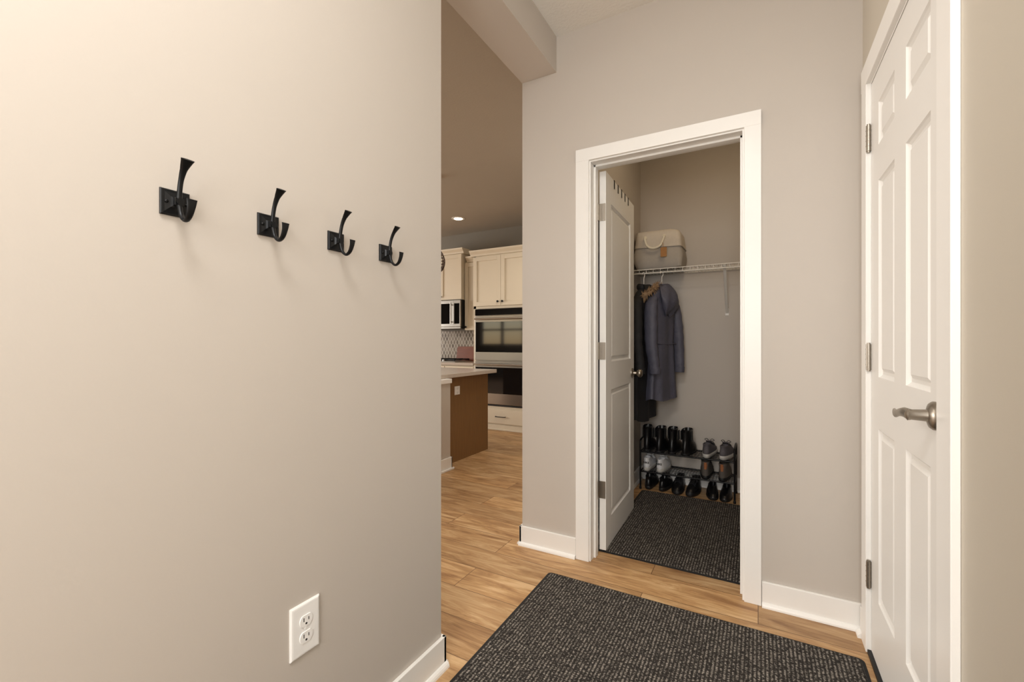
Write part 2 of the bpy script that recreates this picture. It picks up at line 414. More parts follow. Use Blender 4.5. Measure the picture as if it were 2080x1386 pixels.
def hinge(parent, z):
    h = 0.092
    hb = MB()
    hb.cyl((-0.002, -0.008, z - h / 2), (-0.002, -0.008, z + h / 2), 0.0075, 12)
    for k in (-1, 1): hb.cyl((-0.002, -0.008, z + k * h / 2), (-0.002, -0.008, z + k * (h / 2 + 0.005)), 0.0055, 12)
    hb.box(-0.004, 0.0, -0.008, 0.004, z - h / 2, z + h / 2)
    for q in (-0.3, -0.1, 0.1, 0.3): hb.cyl((-0.002, -0.008, z + q * h), (-0.002, -0.008, z + q * h + 0.002), 0.0083, 12)
    part(parent, 'hinge', hb, NICKEL, 'brushed nickel door hinge')

CW = 0.68
cd = thing('door_1', (-0.706, YF + 0.127, 0.012), math.radians(90 + 1.6), 'white two panel closet door standing open', 'door', kind='structure')
part(cd, 'door_slab', door_slab(CW, 2.018, 0.035, [(0.105, CW - 0.105, 0.15, 0.845), (0.105, CW - 0.105, 1.0, 1.87)]), DOORW)
for z in (0.32, 1.06, 1.80):
    hb = MB(); h = 0.092
    hb.box(-0.003, 0, 0.002, 0.036, z - h / 2, z + h / 2, bev=0.001)
    hb.cyl((-0.006, 0.040, z - h / 2), (-0.006, 0.040, z + h / 2), 0.0065, 12)
    hb.box(-0.042, -0.004, 0.0345, 0.0375, z - h / 2, z + h / 2, bev=0.0008)
    for q in (-0.33, 0, 0.33): hb.cyl((-0.0042, 0.013 + 0.010 * (q == 0), z + q * h), (-0.0025, 0.013 + 0.010 * (q == 0), z + q * h), 0.0032, 8)
    part(cd, 'hinge', hb, NICKEL, 'brushed nickel door hinge')
kb = MB()
kb.lathe([(0.0, -0.0), (0.032, -0.0), (0.032, -0.006), (0.026, -0.010), (0.012, -0.012), (0.010, -0.030), (0.018, -0.036), (0.027, -0.046), (0.028, -0.056), (0.020, -0.066), (0.0, -0.068)], (CW - 0.06, 0, 0.905), 'Y')
part(cd, 'door_knob', kb, NICKEL, 'round satin nickel door knob')
kb = MB(); kb.lathe([(0.0, 0.0), (0.032, 0.0), (0.032, 0.006), (0.012, 0.012), (0.010, 0.026), (0.024, 0.036), (0.022, 0.05), (0.0, 0.055)], (CW - 0.06, 0.035, 0.905), 'Y')
part(cd, 'door_knob', kb, NICKEL, 'round satin nickel door knob')
lb = MB(); lb.box(CW, CW + 0.0015, 0.006, 0.029, 0.875, 0.935, bev=0.0005)
part(cd, 'latch_plate', lb, NICKEL)

RW = RY1 - RY0 - 0.008
rd = thing('door_2', (XR - 0.001, RY1 - 0.004, 0.016), math.radians(-90), 'white six panel door with lever handle', 'door', kind='structure')
cols = [(0.105, 0.305), (0.42, 0.62)]
rows = [(0.22, 0.81), (0.985, 1.65), (1.77, 1.915)]
part(rd, 'door_slab', door_slab(RW, 2.025, 0.04, [(a, b, c, d) for a, b in cols for c, d in rows]), DOORW)
for z in (0.27, 1.05, 1.835): hinge(rd, z)
lv = MB()
xz = (RW - 0.050, 0.935)
lv.lathe([(0.0, 0.0), (0.033, 0.0), (0.033, -0.005), (0.028, -0.011), (0.014, -0.016), (0.012, -0.045), (0.014, -0.050), (0.0, -0.056)], (xz[0], 0, xz[1]), 'Y')
p = spl([(xz[0] + 0.004, -0.046, xz[1]), (xz[0] - 0.02, -0.050, xz[1] + 0.002), (xz[0] - 0.06, -0.052, xz[1] - 0.004), (xz[0] - 0.10, -0.050, xz[1] - 0.012), (xz[0] - 0.130, -0.046, xz[1] - 0.008)], 6)
lv.sweep(p, lerps([(0.013, 0.011), (0.012, 0.010), (0.009, 0.006), (0.010, 0.006), (0.006, 0.004)], len(p)), (0, 0, 1), 12)
part(rd, 'lever_handle', lv, NICKEL, 'satin nickel lever handle')
sw = MB(); sw.box(0.002, RW - 0.002, 0.004, 0.036, -0.004, 0.004)
part(rd, 'door_sweep', sw, RUBBER)

# ------------------------------------------------------------------ wall hooks
def wall_hook(loc):
    o = thing('coat_hook', loc, 0, 'matte black double coat hook on square plate on the wall', 'coat hook', 'coat hooks on the wall')
    pl = MB()
    def sq(x, h): 
        return [(x, -h, -h), (x, h, -h), (x, h, h), (x, -h, h)]
    pl.loft([sq(0, 0.0240), sq(0.0035, 0.0240), sq(0.0045, 0.0230), sq(0.0065, 0.0220), sq(0.007, 0.018), sq(0.010, 0.010), sq(0.014, 0.0075)], smooth=False)
    part(o, 'back_plate', pl, BLACKM)
    for y in (-0.016, 0.016):
        sc = MB(); sc.lathe([(0.0, 0.006), (0.0032, 0.0065), (0.0032, 0.0085), (0.0018, 0.0098), (0.0, 0.010)], (0.001, y, 0), 'X', 10)
        part(o, 'screw', sc, BLACKM)
    co = MB()
    co.sweep([(0.010, 0, 0.0), (0.024, 0, 0.0)], [(0.0068, 0.0072), (0.0062, 0.0068)], (0, 1, 0), 12)
    co.box(0.0145, 0.0215, -0.0082, 0.0082, -0.007, 0.007, bev=0.0012)
    part(o, 'hook_collar', co, BLACKM)
    up = MB(); p = spl([(0.018, 0, -0.008), (0.0185, 0, 0.006), (0.0205, 0, 0.022), (0.0255, 0, 0.040), (0.035, 0, 0.057), (0.050, 0, 0.0725)], 6)
    up.sweep(p, lerps([(0.0046, 0.0045), (0.0048, 0.0044), (0.0043, 0.004), (0.0045, 0.0036), (0.0062, 0.003), (0.0115, 0.0024)], len(p)), (0, 1, 0), 12)
    part(o, 'upper_prong', up, BLACKM)
    lo = MB(); p = spl([(0.018, 0, 0.004), (0.021, 0, -0.012), (0.028, 0, -0.028), (0.041, 0, -0.037), (0.054, 0, -0.031), (0.062, 0, -0.016), (0.0645, 0, -0.002)], 6)
    lo.sweep(p, lerps([(0.0046, 0.0045), (0.0044, 0.004), (0.0044, 0.0034), (0.0048, 0.0032), (0.0056, 0.003), (0.0070, 0.0026), (0.009, 0.002)], len(p)), (0, 1, 0), 12)
    part(o, 'lower_prong', lo, BLACKM)
    return o
hk = wall_hook((XL, 0.412, 1.379))
for y in (0.592, 0.772, 0.946): copy_thing(hk, (XL, y, 1.379))

# ------------------------------------------------------------------ outlet
def outlet(name, loc, rz, label, w=0.039, h=0.062):
    o = thing(name, loc, rz, label, 'outlet')
    pl = MB()
    def rr(x, a, b): return [(x, -a, -b), (x, a, -b), (x, a, b), (x, -a, b)]
    pl.loft([rr(0, w, h), rr(0.003, w, h), rr(0.0055, w - 0.003, h - 0.003), rr(0.006, w - 0.006, h - 0.006)], smooth=False)
    part(o, 'cover_plate', pl, PLAST)
    for s in (-1, 1):
        rc = MB(); cz = s * 0.0195
        ring0, ring1 = [], []
        for k in range(28):
            a = k * 2 * pi / 28; y = 0.0172 * math.cos(a); z = max(-0.0135, min(0.0135, 0.0172 * math.sin(a)))
            ring0.append((0.0055, y, cz + z)); ring1.append((0.0078, y * 0.97, cz + z * 0.97))
        rc.loft([ring0, ring1], smooth=False)
        r = part(o, 'receptacle', rc, PLAST)
        for yy, hh in ((-0.0065, 0.008), (0.0065, 0.0065)):
            part(r, 'slot', MB().box(0.0076, 0.0081, yy - 0.001, yy + 0.001, cz - 0.001, cz + hh), SLOT, 'dark socket slot')
        part(r, 'ground_hole', MB().cyl((0.0076, 0, cz - 0.007), (0.0081, 0, cz - 0.007), 0.0026, 12), SLOT, 'dark round socket hole')
    s = MB(); s.cyl((0.0055, 0, 0), (0.0072, 0, 0), 0.0032, 12); part(o, 'screw', s, PLAST)
    return o
outlet('wall_outlet', (XL, 0.683, 0.432), 0, 'white duplex power outlet low on the greige wall')

# ------------------------------------------------------------------ rugs
def rug(name, x0, x1, y0, y1, label, rz=0.0):
    cx, cy = (x0 + x1) / 2, (y0 + y1) / 2
    o = thing(name, (cx, cy, 0.0), rz, label, 'rug', 'charcoal floor mats')
    def rrect(a, b, z, r=0.02):
        pts = []
        for qx, qy, st in ((1, 1, 0), (-1, 1, 90), (-1, -1, 180), (1, -1, 270)):
            for k in range(6):
                t = math.radians(st + k * 18); pts.append((qx * (a - r) + r * math.cos(t), qy * (b - r) + r * math.sin(t), z))
        return pts
    a, b = (x1 - x0) / 2, (y1 - y0) / 2
    e = MB(); e.loft([rrect(a, b, 0.0005), rrect(a, b, 0.004), rrect(a - 0.003, b - 0.003, 0.0055)]); part(o, 'rubber_backing', e, RUGE, 'black rubber border')
    t = MB(); t.loft([rrect(a - 0.010, b - 0.010, 0.005), rrect(a - 0.012, b - 0.012, 0.009), rrect(a - 0.016, b - 0.016, 0.0105)]); part(o, 'carpet_pile', t, RUG)
    return o
rug('floor_mat', -0.885, 0.325, 0.12, 1.955, 'charcoal ribbed entry mat on the oak floor')
rug('floor_mat', -0.765, 0.15, 2.285, 3.385, 'charcoal ribbed mat on the closet floor')

# ------------------------------------------------------------------ wire shelf
SZ = 1.665; SY0 = 3.395
ws = thing('wire_shelf', ((CLX + XR) / 2, CB, SZ), 0, 'white ventilated wire shelf spanning the closet back wall', 'shelf')
w = MB()
for (y, z, r) in ((SY0, SZ, 0.0036), (SY0, SZ - 0.028, 0.004), (CB - 0.008, SZ, 0.0032), (SY0 + 0.1, SZ - 0.004, 0.0028), (SY0 + 0.2, SZ - 0.004, 0.0028)):
    w.cyl((CLX + 0.002, y, z), (XR - 0.002, y, z), r, 8)
n = 46
for i in range(n + 1):
    x = CLX + 0.01 + (XR - CLX - 0.02) * i / n
    w.cyl((x, CB - 0.006, SZ + 0.002), (x, SY0, SZ + 0.002), 0.0016, 6)
    if i % 2 == 0: w.cyl((x, SY0 - 0.001, SZ + 0.002), (x, SY0 - 0.001, SZ - 0.028), 0.0016, 6)
part(ws, 'wire_grid', w, WIREW, world=True)
for x in (-0.205,):
    b = MB()
    b.box(x - 0.012, x + 0.012, CB - 0.004, CB, SZ - 0.345, SZ - 0.29, bev=0.001)
    b.sweep([(x, CB - 0.006, SZ - 0.325), (x, SY0 + 0.006, SZ - 0.006)], [(0.010, 0.0045)] * 2, (1, 0, 0), 8)
    b.cyl((x, CB - 0.004, SZ - 0.305), (x, CB - 0.009, SZ - 0.305), 0.005, 10)
    part(ws, 'support_bracket', b, WIREW, world=True)
e = MB(); e.box(CLX, CLX + 0.012, SY0 - 0.012, SY0 + 0.02, SZ - 0.04, SZ + 0.012, bev=0.002); part(ws, 'end_bracket', e, WIREW, world=True)

# ------------------------------------------------------------------ fabric bin
def fabric_bin():
    c = Vector((-0.662, 3.545, SZ + 0.006))
    o = thing('storage_basket', c, 0, 'beige canvas storage bag with rope handle on the wire shelf', 'basket')
    def ring(a, b, z, sag=0.0, r=0.035, n=8, j=0.0):
        pts = []
        for qx, qy, st in ((1, 1, 0), (-1, 1, 90), (-1, -1, 180), (1, -1, 270)):
            for k in range(n):
                t = math.radians(st + k * 90 / (n - 1)); x = qx * (a - r) + r * math.cos(t); y = qy * (b - r) + r * math.sin(t)
                pts.append((x + 0.005 * math.sin(z * 60 + j), y + 0.005 * math.sin(x * 24 + z * 30), z + sag * math.cos(x / a * pi / 2) + (0.004 * math.sin(x * 30) if z > 0.01 else 0)))
        return pts
    lo = MB(); lo.loft([ring(0.150, 0.115, 0.0), ring(0.166, 0.128, 0.014), ring(0.178, 0.133, 0.06), ring(0.180, 0.134, 0.10), ring(0.169, 0.129, 0.162)], cap1=False)
    part(o, 'lower_body', lo, CANG, 'grey-beige lower canvas band')
    up = MB(); up.loft([ring(0.168, 0.1285, 0.160), ring(0.173, 0.133, 0.163), ring(0.168, 0.130, 0.21), ring(0.162, 0.122, 0.262), ring(0.155, 0.110, 0.284, 0.008), ring(0.13, 0.085, 0.292, 0.008)], cap0=False)
    part(o, 'upper_body', up, CANV, 'lighter beige upper canvas band')
    se = MB()
    p = ring(0.1745, 0.1345, 0.161); se.sweep(p + [p[0]], 0.0025, (0, 0, 1), 6); part(o, 'seam_piping', se, CANG)
    h = MB(); p = spl([(-0.085, -0.128, 0.240), (-0.087, -0.148, 0.226), (-0.066, -0.156, 0.170), (-0.02, -0.158, 0.150), (0.028, -0.156, 0.168), (0.052, -0.148, 0.226), (0.05, -0.128, 0.240)], 8)
    h.sweep(p, 0.0085, (0, 1, 0), 10)
    part(o, 'rope_handle', h, ROPE, 'thick cream rope handle')
    for x in (-0.085, 0.05): 
        g = MB(); g.lathe([(0.0, -0.134), (0.011, -0.134), (0.011, -0.124), (0.0, -0.122)], (x, 0, 0.240), 'Y', 14)
        part(o, 'grommet', g, ROPE)
    t = MB(); t.box(0.032, 0.076, -0.168, -0.1655, 0.078, 0.148, bev=0.001); t.cyl((0.045, -0.158, 0.185), (0.053, -0.166, 0.146), 0.0015, 6)
    part(o, 'tag', t, TAG, 'brown leather hang tag')
fabric_bin()

# ------------------------------------------------------------------ coats
def coat(name, loc, rz, m, label, L=0.85, sw=0.18, depth=0.06, hood=True, sleeves=True, fur=False, seedv=0, group='coats in the closet'):
    rnd = random.Random(seedv)
    o = thing(name, loc, rz, label, 'coat', group)
    ny = min(1.0, depth / 0.05)
    ph = [rnd.uniform(0, 6.28) for _ in range(4)]
    prof = [(0.0, 0.050, 0.042 * ny), (-0.02, 0.062, 0.045 * ny), (-0.05, sw * 0.66, 0.048 * ny), (-0.095, sw * 0.90, depth * 0.88), (-0.15, sw, depth), (-0.25, sw * 0.97, depth), (-0.40, sw * 0.90, depth * 0.92),
            (-0.55, sw * 0.95, depth), (-0.72, sw * 1.05, depth * 1.08), (-L, sw * 1.12, depth * 1.15)]
    n = 34; rings = []
    for i in range(n):
        z = -L * (i / (n - 1)) ** 1.25
        for k in range(len(prof) - 1):
            if prof[k][0] >= z >= prof[k + 1][0] - 1e-6:
                f = (prof[k][0] - z) / max(1e-6, prof[k][0] - prof[k + 1][0])
                a = prof[k][1] + (prof[k + 1][1] - prof[k][1]) * f; b = prof[k][2] + (prof[k + 1][2] - prof[k][2]) * f; break
        t = i / (n - 1); ring = []
        for k in range(64):
            th = k * 2 * pi / 64
            rip = 1 + 0.20 * t * math.sin(7 * th + ph[0] + 1.2 * t) + 0.09 * t * math.sin(12 * th + ph[1] - 2 * t) + 0.03 * math.sin(z * 46 + 2 * th)
            x = a * math.copysign(abs(math.cos(th)) ** 0.85, math.cos(th)); y = b * math.copysign(abs(math.sin(th)) ** 0.85, math.sin(th)) * rip
            x *= 1 + 0.04 * t * math.sin(5 * th + ph[2])
            ring.append((x, y, z + 0.010 * math.sin(3 * th + ph[3]) * t))
        rings.append(ring)
    rings.append([(p[0] * 0.93, p[1] * 0.85, p[2] + 0.015) for p in rings[-1]])
    b = MB(); b.loft(rings); part(o, 'coat_body', b, m)
    if sleeves:
        for s in (-1, 1):
            sl = MB(); SL = 0.58
            p = spl([(s * sw * 0.74, 0, -0.09), (s * sw * 0.97, -0.008, -0.155), (s * (sw + 0.012), -0.018, -0.28), (s * (sw + 0.020), -0.026, -0.42), (s * (sw + 0.010), -0.040, -SL + 0.02), (s * (sw + 0.004), -0.044, -SL - 0.05)], 9)
            rr = lerps([(0.026, 0.038), (0.037, 0.048), (0.037, 0.049), (0.034, 0.045), (0.031, 0.041), (0.030, 0.039)], len(p))
            rr = [(x * (1 + 0.045 * math.sin(i * 1.35 + s)), y * (1 + 0.035 * math.sin(i * 1.1))) for i, (x, y) in enumerate(rr)]
            sl.sweep(p, rr, (1, 0, 0), 18); part(o, 'sleeve', sl, m)
            cf = MB(); q = p[-1]; cf.sweep([q + Vector((0, 0, 0.035)), q + Vector((0, 0, -0.006))], [(0.033, 0.043), (0.031, 0.041)], (1, 0, 0), 18); part(o, 'cuff', cf, m)
    if hood:
        hd = MB(); rings = []
        for i in range(16):
            t = i / 15; z = 0.010 - 0.225 * t
            a = 0.092 * math.sin(pi * (0.22 + 0.74 * t)) ** 0.6; bb = 0.042 * math.sin(pi * (0.12 + 0.84 * t)) ** 0.7
            yc = -0.030 - 0.040 * math.sin(pi * min(1, t * 0.9))
            rings.append([(a * math.cos(k * 2 * pi / 32) * (1 + 0.06 * math.sin(4 * k * 2 * pi / 32 + 5 * t)), yc + bb * math.sin(k * 2 * pi / 32) * (1 + 0.16 * math.sin(5 * k * 2 * pi / 32 + 4 * t)), z + 0.012 * math.sin(3 * k * 2 * pi / 32)) for k in range(32)])
        hd.loft(rings); part(o, 'hood', hd, m)
    cl = MB(); p = [(0.060 * math.cos(k * 2 * pi / 24), 0.048 * ny * math.sin(k * 2 * pi / 24), 0.002 + 0.008 * math.sin(k * 2 * pi / 24)) for k in range(25)]
    cl.sweep(p, [(0.022, 0.009 * ny)] * 25, (0, 0, 1), 8, cap=False); part(o, 'collar', cl, m)
    zp = MB(); zp.sweep([(0.004, depth * 0.98, -0.10), (0.004, depth * 1.02, -0.3), (0.004, depth * 1.05, -L * 0.9)], [(0.012, 0.004)] * 3, (1, 0, 0), 8); part(o, 'front_placket', zp, m)
    sm = MB(); sm.sweep([(-sw * 0.8, -depth * 0.9, -0.42), (0, -depth * 0.95, -0.425), (sw * 0.8, -depth * 0.9, -0.42)], 0.004, (0, 0, 1), 6); part(o, 'waist_seam', sm, m)
    if fur:
        fu = MB()
        for k in range(520):
            a = rnd.uniform(0, 2 * pi); r1 = rnd.uniform(0, 2 * pi)
            c = Vector((0.092 * math.cos(a), -0.045 + 0.060 * math.sin(a), -0.015 - 0.03 * math.sin(a) - 0.05 * abs(math.cos(a))))
            d = Vector((math.cos(a) * math.cos(r1), math.sin(a) * math.cos(r1), math.sin(r1))) * 0.02
            c2 = c + d * rnd.uniform(0.6, 1.0); tip = c2 + d * rnd.uniform(0.9, 1.7) + Vector((rnd.uniform(-.01, .01), rnd.uniform(-.01, .01), rnd.uniform(-.014, .004)))
            fu.cyl(c2, tip, 0.004, 4, 0.0006)
        core = [(0.092 * math.cos(k * pi / 12), -0.045 + 0.060 * math.sin(k * pi / 12), -0.015 - 0.03 * math.sin(k * pi / 12) - 0.05 * abs(math.cos(k * pi / 12))) for k in range(25)]
        fu.sweep(core, 0.018, (0, 0, 1), 8, cap=False)
        part(o, 'fur_trim', fu, FUR, 'tan faux fur hood trim')
    return o
def hanger(loc, rz, sw, label):
    o = thing('coat_hanger', loc, rz, label, 'hanger', 'hangers on the closet shelf')
    h = MB(); p = spl([(0, 0, -0.01), (0, 0, 0.03), (0.0, 0.0, 0.075), (0.0, 0.012, 0.09), (0.0, 0.012, 0.106), (0, 0, 0.117), (0, -0.014, 0.112), (0, -0.018, 0.10)], 5)
    p = [Vector((q.y, q.x, q.z)) for q in p]
    h.sweep(p, 0.003, (0, 1, 0), 8); part(o, 'hanger_hook', h, WIREW)
    b = MB(); b.sweep([(-sw * 0.8, 0, -0.09), (-sw * 0.4, 0, -0.045), (0, 0, -0.012), (sw * 0.4, 0, -0.045), (sw * 0.8, 0, -0.09)], [(0.006, 0.008)] * 5, (0, 1, 0), 8); part(o, 'hanger_arm', b, WIREW)
    return o
ZC = SZ - 0.028 - 0.109
coat('coat', (-0.626, 3.41, ZC), math.radians(66), NAVY, 'slate grey hooded raincoat hanging from the wire shelf', L=0.83, sw=0.148, depth=0.046, seedv=3)
hanger((-0.626, 3.41, ZC), math.radians(66), 0.148, 'white hanger holding the slate raincoat')
coat('coat', (-0.752, 3.385, ZC), math.radians(80), BLACKC, 'long black parka with tan fur trimmed hood', L=0.98, sw=0.178, depth=0.044, fur=True, seedv=8)
hanger((-0.752, 3.385, ZC), math.radians(80), 0.178, 'white hanger holding the black parka')
coat('coat', (-0.794, 2.62, 1.74), math.radians(91.6), DARKN, 'dark navy jacket hanging behind the open door', L=1.2, sw=0.20, depth=0.021, hood=False, sleeves=False, seedv=12)

th = math.radians(90 + 1.6)
od = thing('over_door_rack', (-0.706, YF + 0.127, 2.030), th, 'black over-door hook rack clipped on the closet door', 'hook rack')
for k in range(5):
    x = 0.17 + k * 0.085
    b = MB(); b.box(x - 0.007, x + 0.007, -0.0025, -0.0008, -0.045, 0.003); b.box(x - 0.007, x + 0.007, -0.0025, 0.039, 0.0012, 0.003); b.box(x - 0.007, x + 0.007, 0.0365, 0.039, -0.16, 0.003)
    part(od, 'strap', b, BLACKM)
    b = MB(); b.sweep(spl([(x, 0.042, -0.15), (x, 0.056, -0.185), (x, 0.066, -0.19), (x, 0.071, -0.17)], 4), 0.003, (1, 0, 0), 8)
    part(od, 'hook', b, BLACKM)
b = MB(); b.box(0.14, 0.54, 0.039, 0.042, -0.16, -0.13, bev=0.001); part(od, 'rail', b, BLACKM)

# ------------------------------------------------------------------ shoe rack
RX0, RX1, RYa, RYb = -0.785, -0.142, 3.415, 3.655
T1, T2 = 0.135, 0.285
rk = thing('shoe_rack', ((RX0 + RX1) / 2, (RYa + RYb) / 2, 0), 0, 'black metal three tier shoe rack against the closet wall', 'shoe rack')
for x in (RX0, RX1):
    f = MB()
    f.sweep(spl([(x, RYa, 0.0), (x, RYa, 0.2), (x, RYa, 0.34), (x, RYa + 0.03, 0.375), (x, RYb - 0.03, 0.375), (x, RYb, 0.34), (x, RYb, 0.2), (x, RYb, 0.0)], 5), 0.0065, (1, 0, 0), 10)
    for z in (T1, T2): f.cyl((x, RYa, z), (x, RYb, z), 0.005, 8)
    for y in (RYa, RYb): f.lathe([(0, 0), (0.009, 0), (0.009, 0.012), (0.0065, 0.02), (0, 0.02)], (x, y, 0), 'Z', 10)
    part(rk, 'end_frame', f, BLACKW, world=True)
for z in (T1, T2):
    f = MB()
    f.cyl((RX0, RYa, z), (RX1, RYa, z), 0.006, 8); f.cyl((RX0, RYb, z), (RX1, RYb, z), 0.006, 8)
    for i in range(33):
        x = RX0 + (RX1 - RX0) * i / 32; f.cyl((x, RYa, z + 0.002), (x, RYb, z + 0.002), 0.0015, 6)
    for i in range(1, 7):
        y = RYa + (RYb - RYa) * i / 7; f.cyl((RX0, y, z), (RX1, y, z), 0.002, 6)
    part(rk, 'wire_tier', f, BLACKW, world=True)

# ------------------------------------------------------------------ shoes
def ringf(z, y0, y1, w, L=0.28, n=32, tilt=0.0, side=1):
    out = []
    for k in range(n):
        t = k * 2 * pi / n; c, s = math.cos(t), math.sin(t)
        y = (y0 + y1) / 2 - (y1 - y0) / 2 * math.copysign(abs(c) ** 0.9, c)
        f = y / L; m = 0.80 + 0.22 * max(0, min(1, (f - 0.25) / 0.35)) 
        x = w * m * math.copysign(abs(s) ** 0.75, s) + side * 0.006 * math.sin(pi * max(0, f) * 1.2)
        out.append((x, y, z + tilt * (y - y0)))
    return out
def shoe(kind, name, loc, rz, label, mu, ms, ml, side=1, text=None, group=None, tab=None):
    o = thing(name, loc, rz, label, 'shoe', group)
    R = lambda *a, **k: ringf(*a, side=side, **k)
    s = MB()
    if kind == 'boot':
        s.loft([R(0, 0.004, 0.268, 0.039), R(0.004, 0, 0.272, 0.042), R(0.014, 0, 0.272, 0.042), R(0.016, 0.002, 0.268, 0.040)])
        part(o, 'sole', s, ms)
        u = MB(); u.loft([R(0.015, 0.004, 0.266, 0.040), R(0.035, 0.002, 0.262, 0.040), R(0.055, 0.004, 0.240, 0.038), R(0.075, 0.008, 0.200, 0.036), R(0.092, 0.012, 0.160, 0.035), R(0.112, 0.014, 0.136, 0.036),
                        R(0.145, 0.012, 0.130, 0.039), R(0.18, 0.008, 0.132, 0.042, tilt=0.04), R(0.183, 0.012, 0.128, 0.038, tilt=0.04), R(0.15, 0.02, 0.12, 0.033)])
        part(o, 'upper', u, mu)
        l = MB(); l.loft([R(0.150, 0.0185, 0.1215, 0.0345), R(0.181, 0.0115, 0.1285, 0.0385, tilt=0.04)], cap1=False); part(o, 'lining', l, LININ)
        for q in (-1, 1):
            g = MB(); g.box(min(q * 0.033, q * 0.0405), max(q * 0.033, q * 0.0405), 0.055, 0.095, 0.10, 0.17, bev=0.003)
            part(o, 'elastic_gusset', g, RUBBER)
        p = MB(); p.sweep(spl([(0, 0.012, 0.165), (0, 0.003, 0.185), (0, 0.006, 0.20), (0, 0.014, 0.185), (0, 0.016, 0.17)], 4), [(0.008, 0.0012)] * 17, (1, 0, 0), 8); part(o, 'pull_tab', p, mu)
        h = MB(); h.loft([R(0, 0.003, 0.075, 0.037), R(0.016, 0.002, 0.078, 0.038)]); part(o, 'heel', h, ms)
        return o
    if kind == 'hiker':
        s.loft([R(0, 0.004, 0.275, 0.040), R(0.006, 0, 0.282, 0.045), R(0.022, 0, 0.282, 0.045), R(0.026, 0.003, 0.278, 0.043)])
        lv = [R(0.024, 0.004, 0.276, 0.042), R(0.045, 0.002, 0.268, 0.042), R(0.065, 0.004, 0.236, 0.039), R(0.082, 0.008, 0.190, 0.036), R(0.10, 0.010, 0.150, 0.035), R(0.117, 0.006, 0.130, 0.037, tilt=0.03), R(0.122, 0.010, 0.124, 0.033, tilt=0.03), R(0.09, 0.018, 0.115, 0.028)]
        lin_ = [R(0.09, 0.017, 0.116, 0.029), R(0.1205, 0.0095, 0.1245, 0.0335, tilt=0.03)]
        lace = [(0.140, 0.114), (0.155, 0.102), (0.172, 0.092), (0.190, 0.084), (0.208, 0.077)]
    elif kind == 'sneaker':
        s.loft([R(0, 0.012, 0.262, 0.038), R(0.008, 0, 0.278, 0.044), R(0.024, -0.002, 0.28, 0.045), R(0.030, 0.002, 0.276, 0.042)])
        lv = [R(0.028, 0.003, 0.274, 0.041), R(0.046, 0.002, 0.264, 0.041), R(0.060, 0.006, 0.228, 0.038), R(0.072, 0.010, 0.180, 0.034), R(0.083, 0.012, 0.142, 0.032), R(0.096, 0.006, 0.112, 0.031, tilt=-0.03), R(0.099, 0.011, 0.106, 0.027, tilt=-0.03), R(0.07, 0.02, 0.098, 0.022)]
        lin_ = [R(0.07, 0.019, 0.099, 0.023), R(0.0985, 0.0105, 0.1065, 0.0275, tilt=-0.03)]
        lace = [(0.128, 0.094), (0.145, 0.088), (0.162, 0.082), (0.180, 0.077), (0.198, 0.072)]
    else:
        s.loft([R(0, 0.006, 0.262, 0.038), R(0.006, 0, 0.268, 0.042), R(0.016, 0, 0.268, 0.042), R(0.019, 0.003, 0.264, 0.040)])
        lv = [R(0.018, 0.003, 0.264, 0.040), R(0.034, 0.002, 0.256, 0.040), R(0.048, 0.006, 0.225, 0.037), R(0.060, 0.008, 0.175, 0.034), R(0.066, 0.007, 0.15, 0.033, tilt=0.02), R(0.066, 0.013, 0.142, 0.028, tilt=0.02), R(0.03, 0.02, 0.13, 0.026)]
        lin_ = [R(0.03, 0.019, 0.131, 0.027), R(0.0655, 0.0125, 0.1425, 0.0285, tilt=0.02)]
        lace = []
    part(o, 'sole', s, ms)
    u = MB(); u.loft(lv); part(o, 'upper', u, mu)
    l = MB(); l.loft(lin_, cap1=False); part(o, 'lining', l, LININ)
    if lace:
        tg = MB(); y0, z0 = lace[0]; y1, z1 = lace[-1]
        tg.sweep([(0, y0 - 0.035, z0 + 0.018), (0, y0 - 0.012, z0 + 0.006), (0, (y0 + y1) / 2, (z0 + z1) / 2 + 0.002), (0, y1, z1 - 0.002)], [(0.017, 0.004), (0.020, 0.005), (0.019, 0.006), (0.017, 0.004)], (1, 0, 0), 12)
        part(o, 'tongue', tg, mu)
        la = MB()
        for i, (y, z) in enumerate(lace):
            la.sweep(spl([(-0.026, y + 0.004, z - 0.014), (-0.016, y, z + 0.002), (0, y - 0.003, z + 0.009), (0.016, y, z + 0.002), (0.026, y + 0.004, z - 0.014)], 3), 0.0026, (0, 1, 0), 6)
        y, z = lace[0]
        for q in (-1, 1):
            la.sweep(spl([(0, y, z + 0.008), (q * 0.018, y - 0.004, z + 0.026), (q * 0.032, y + 0.004, z + 0.016), (q * 0.012, y + 0.008, z + 0.007)], 4), 0.002, (0, 1, 0), 6)
            la.sweep(spl([(0, y, z + 0.008), (q * 0.014, y + 0.018, z + 0.006), (q * 0.032, y + 0.02, z - 0.012)], 4), 0.0018, (0, 1, 0), 6)
        part(o, 'laces', la, ml)
    if tab is not None:
        t = MB()
        rings = []
        prof = ((0.040, 0.020, 0.001), (0.060, 0.018, 0.002), (0.085, 0.014, 0.004), (0.102, 0.011, 0.002)) if kind == 'sneaker' else ((0.072, 0.010, 0.003), (0.088, 0.012, 0.006), (0.105, 0.013, 0.006), (0.120, 0.010, 0.003))
        for z, w_, yy in prof:
            rings.append([(-w_, yy + 0.010, z), (-w_ * 0.6, yy - 0.0005, z), (0, yy - 0.003, z), (w_ * 0.6, yy - 0.0005, z), (w_, yy + 0.010, z), (0, yy + 0.012, z)])
        t.loft(rings); part(o, 'heel_tab', t, tab)
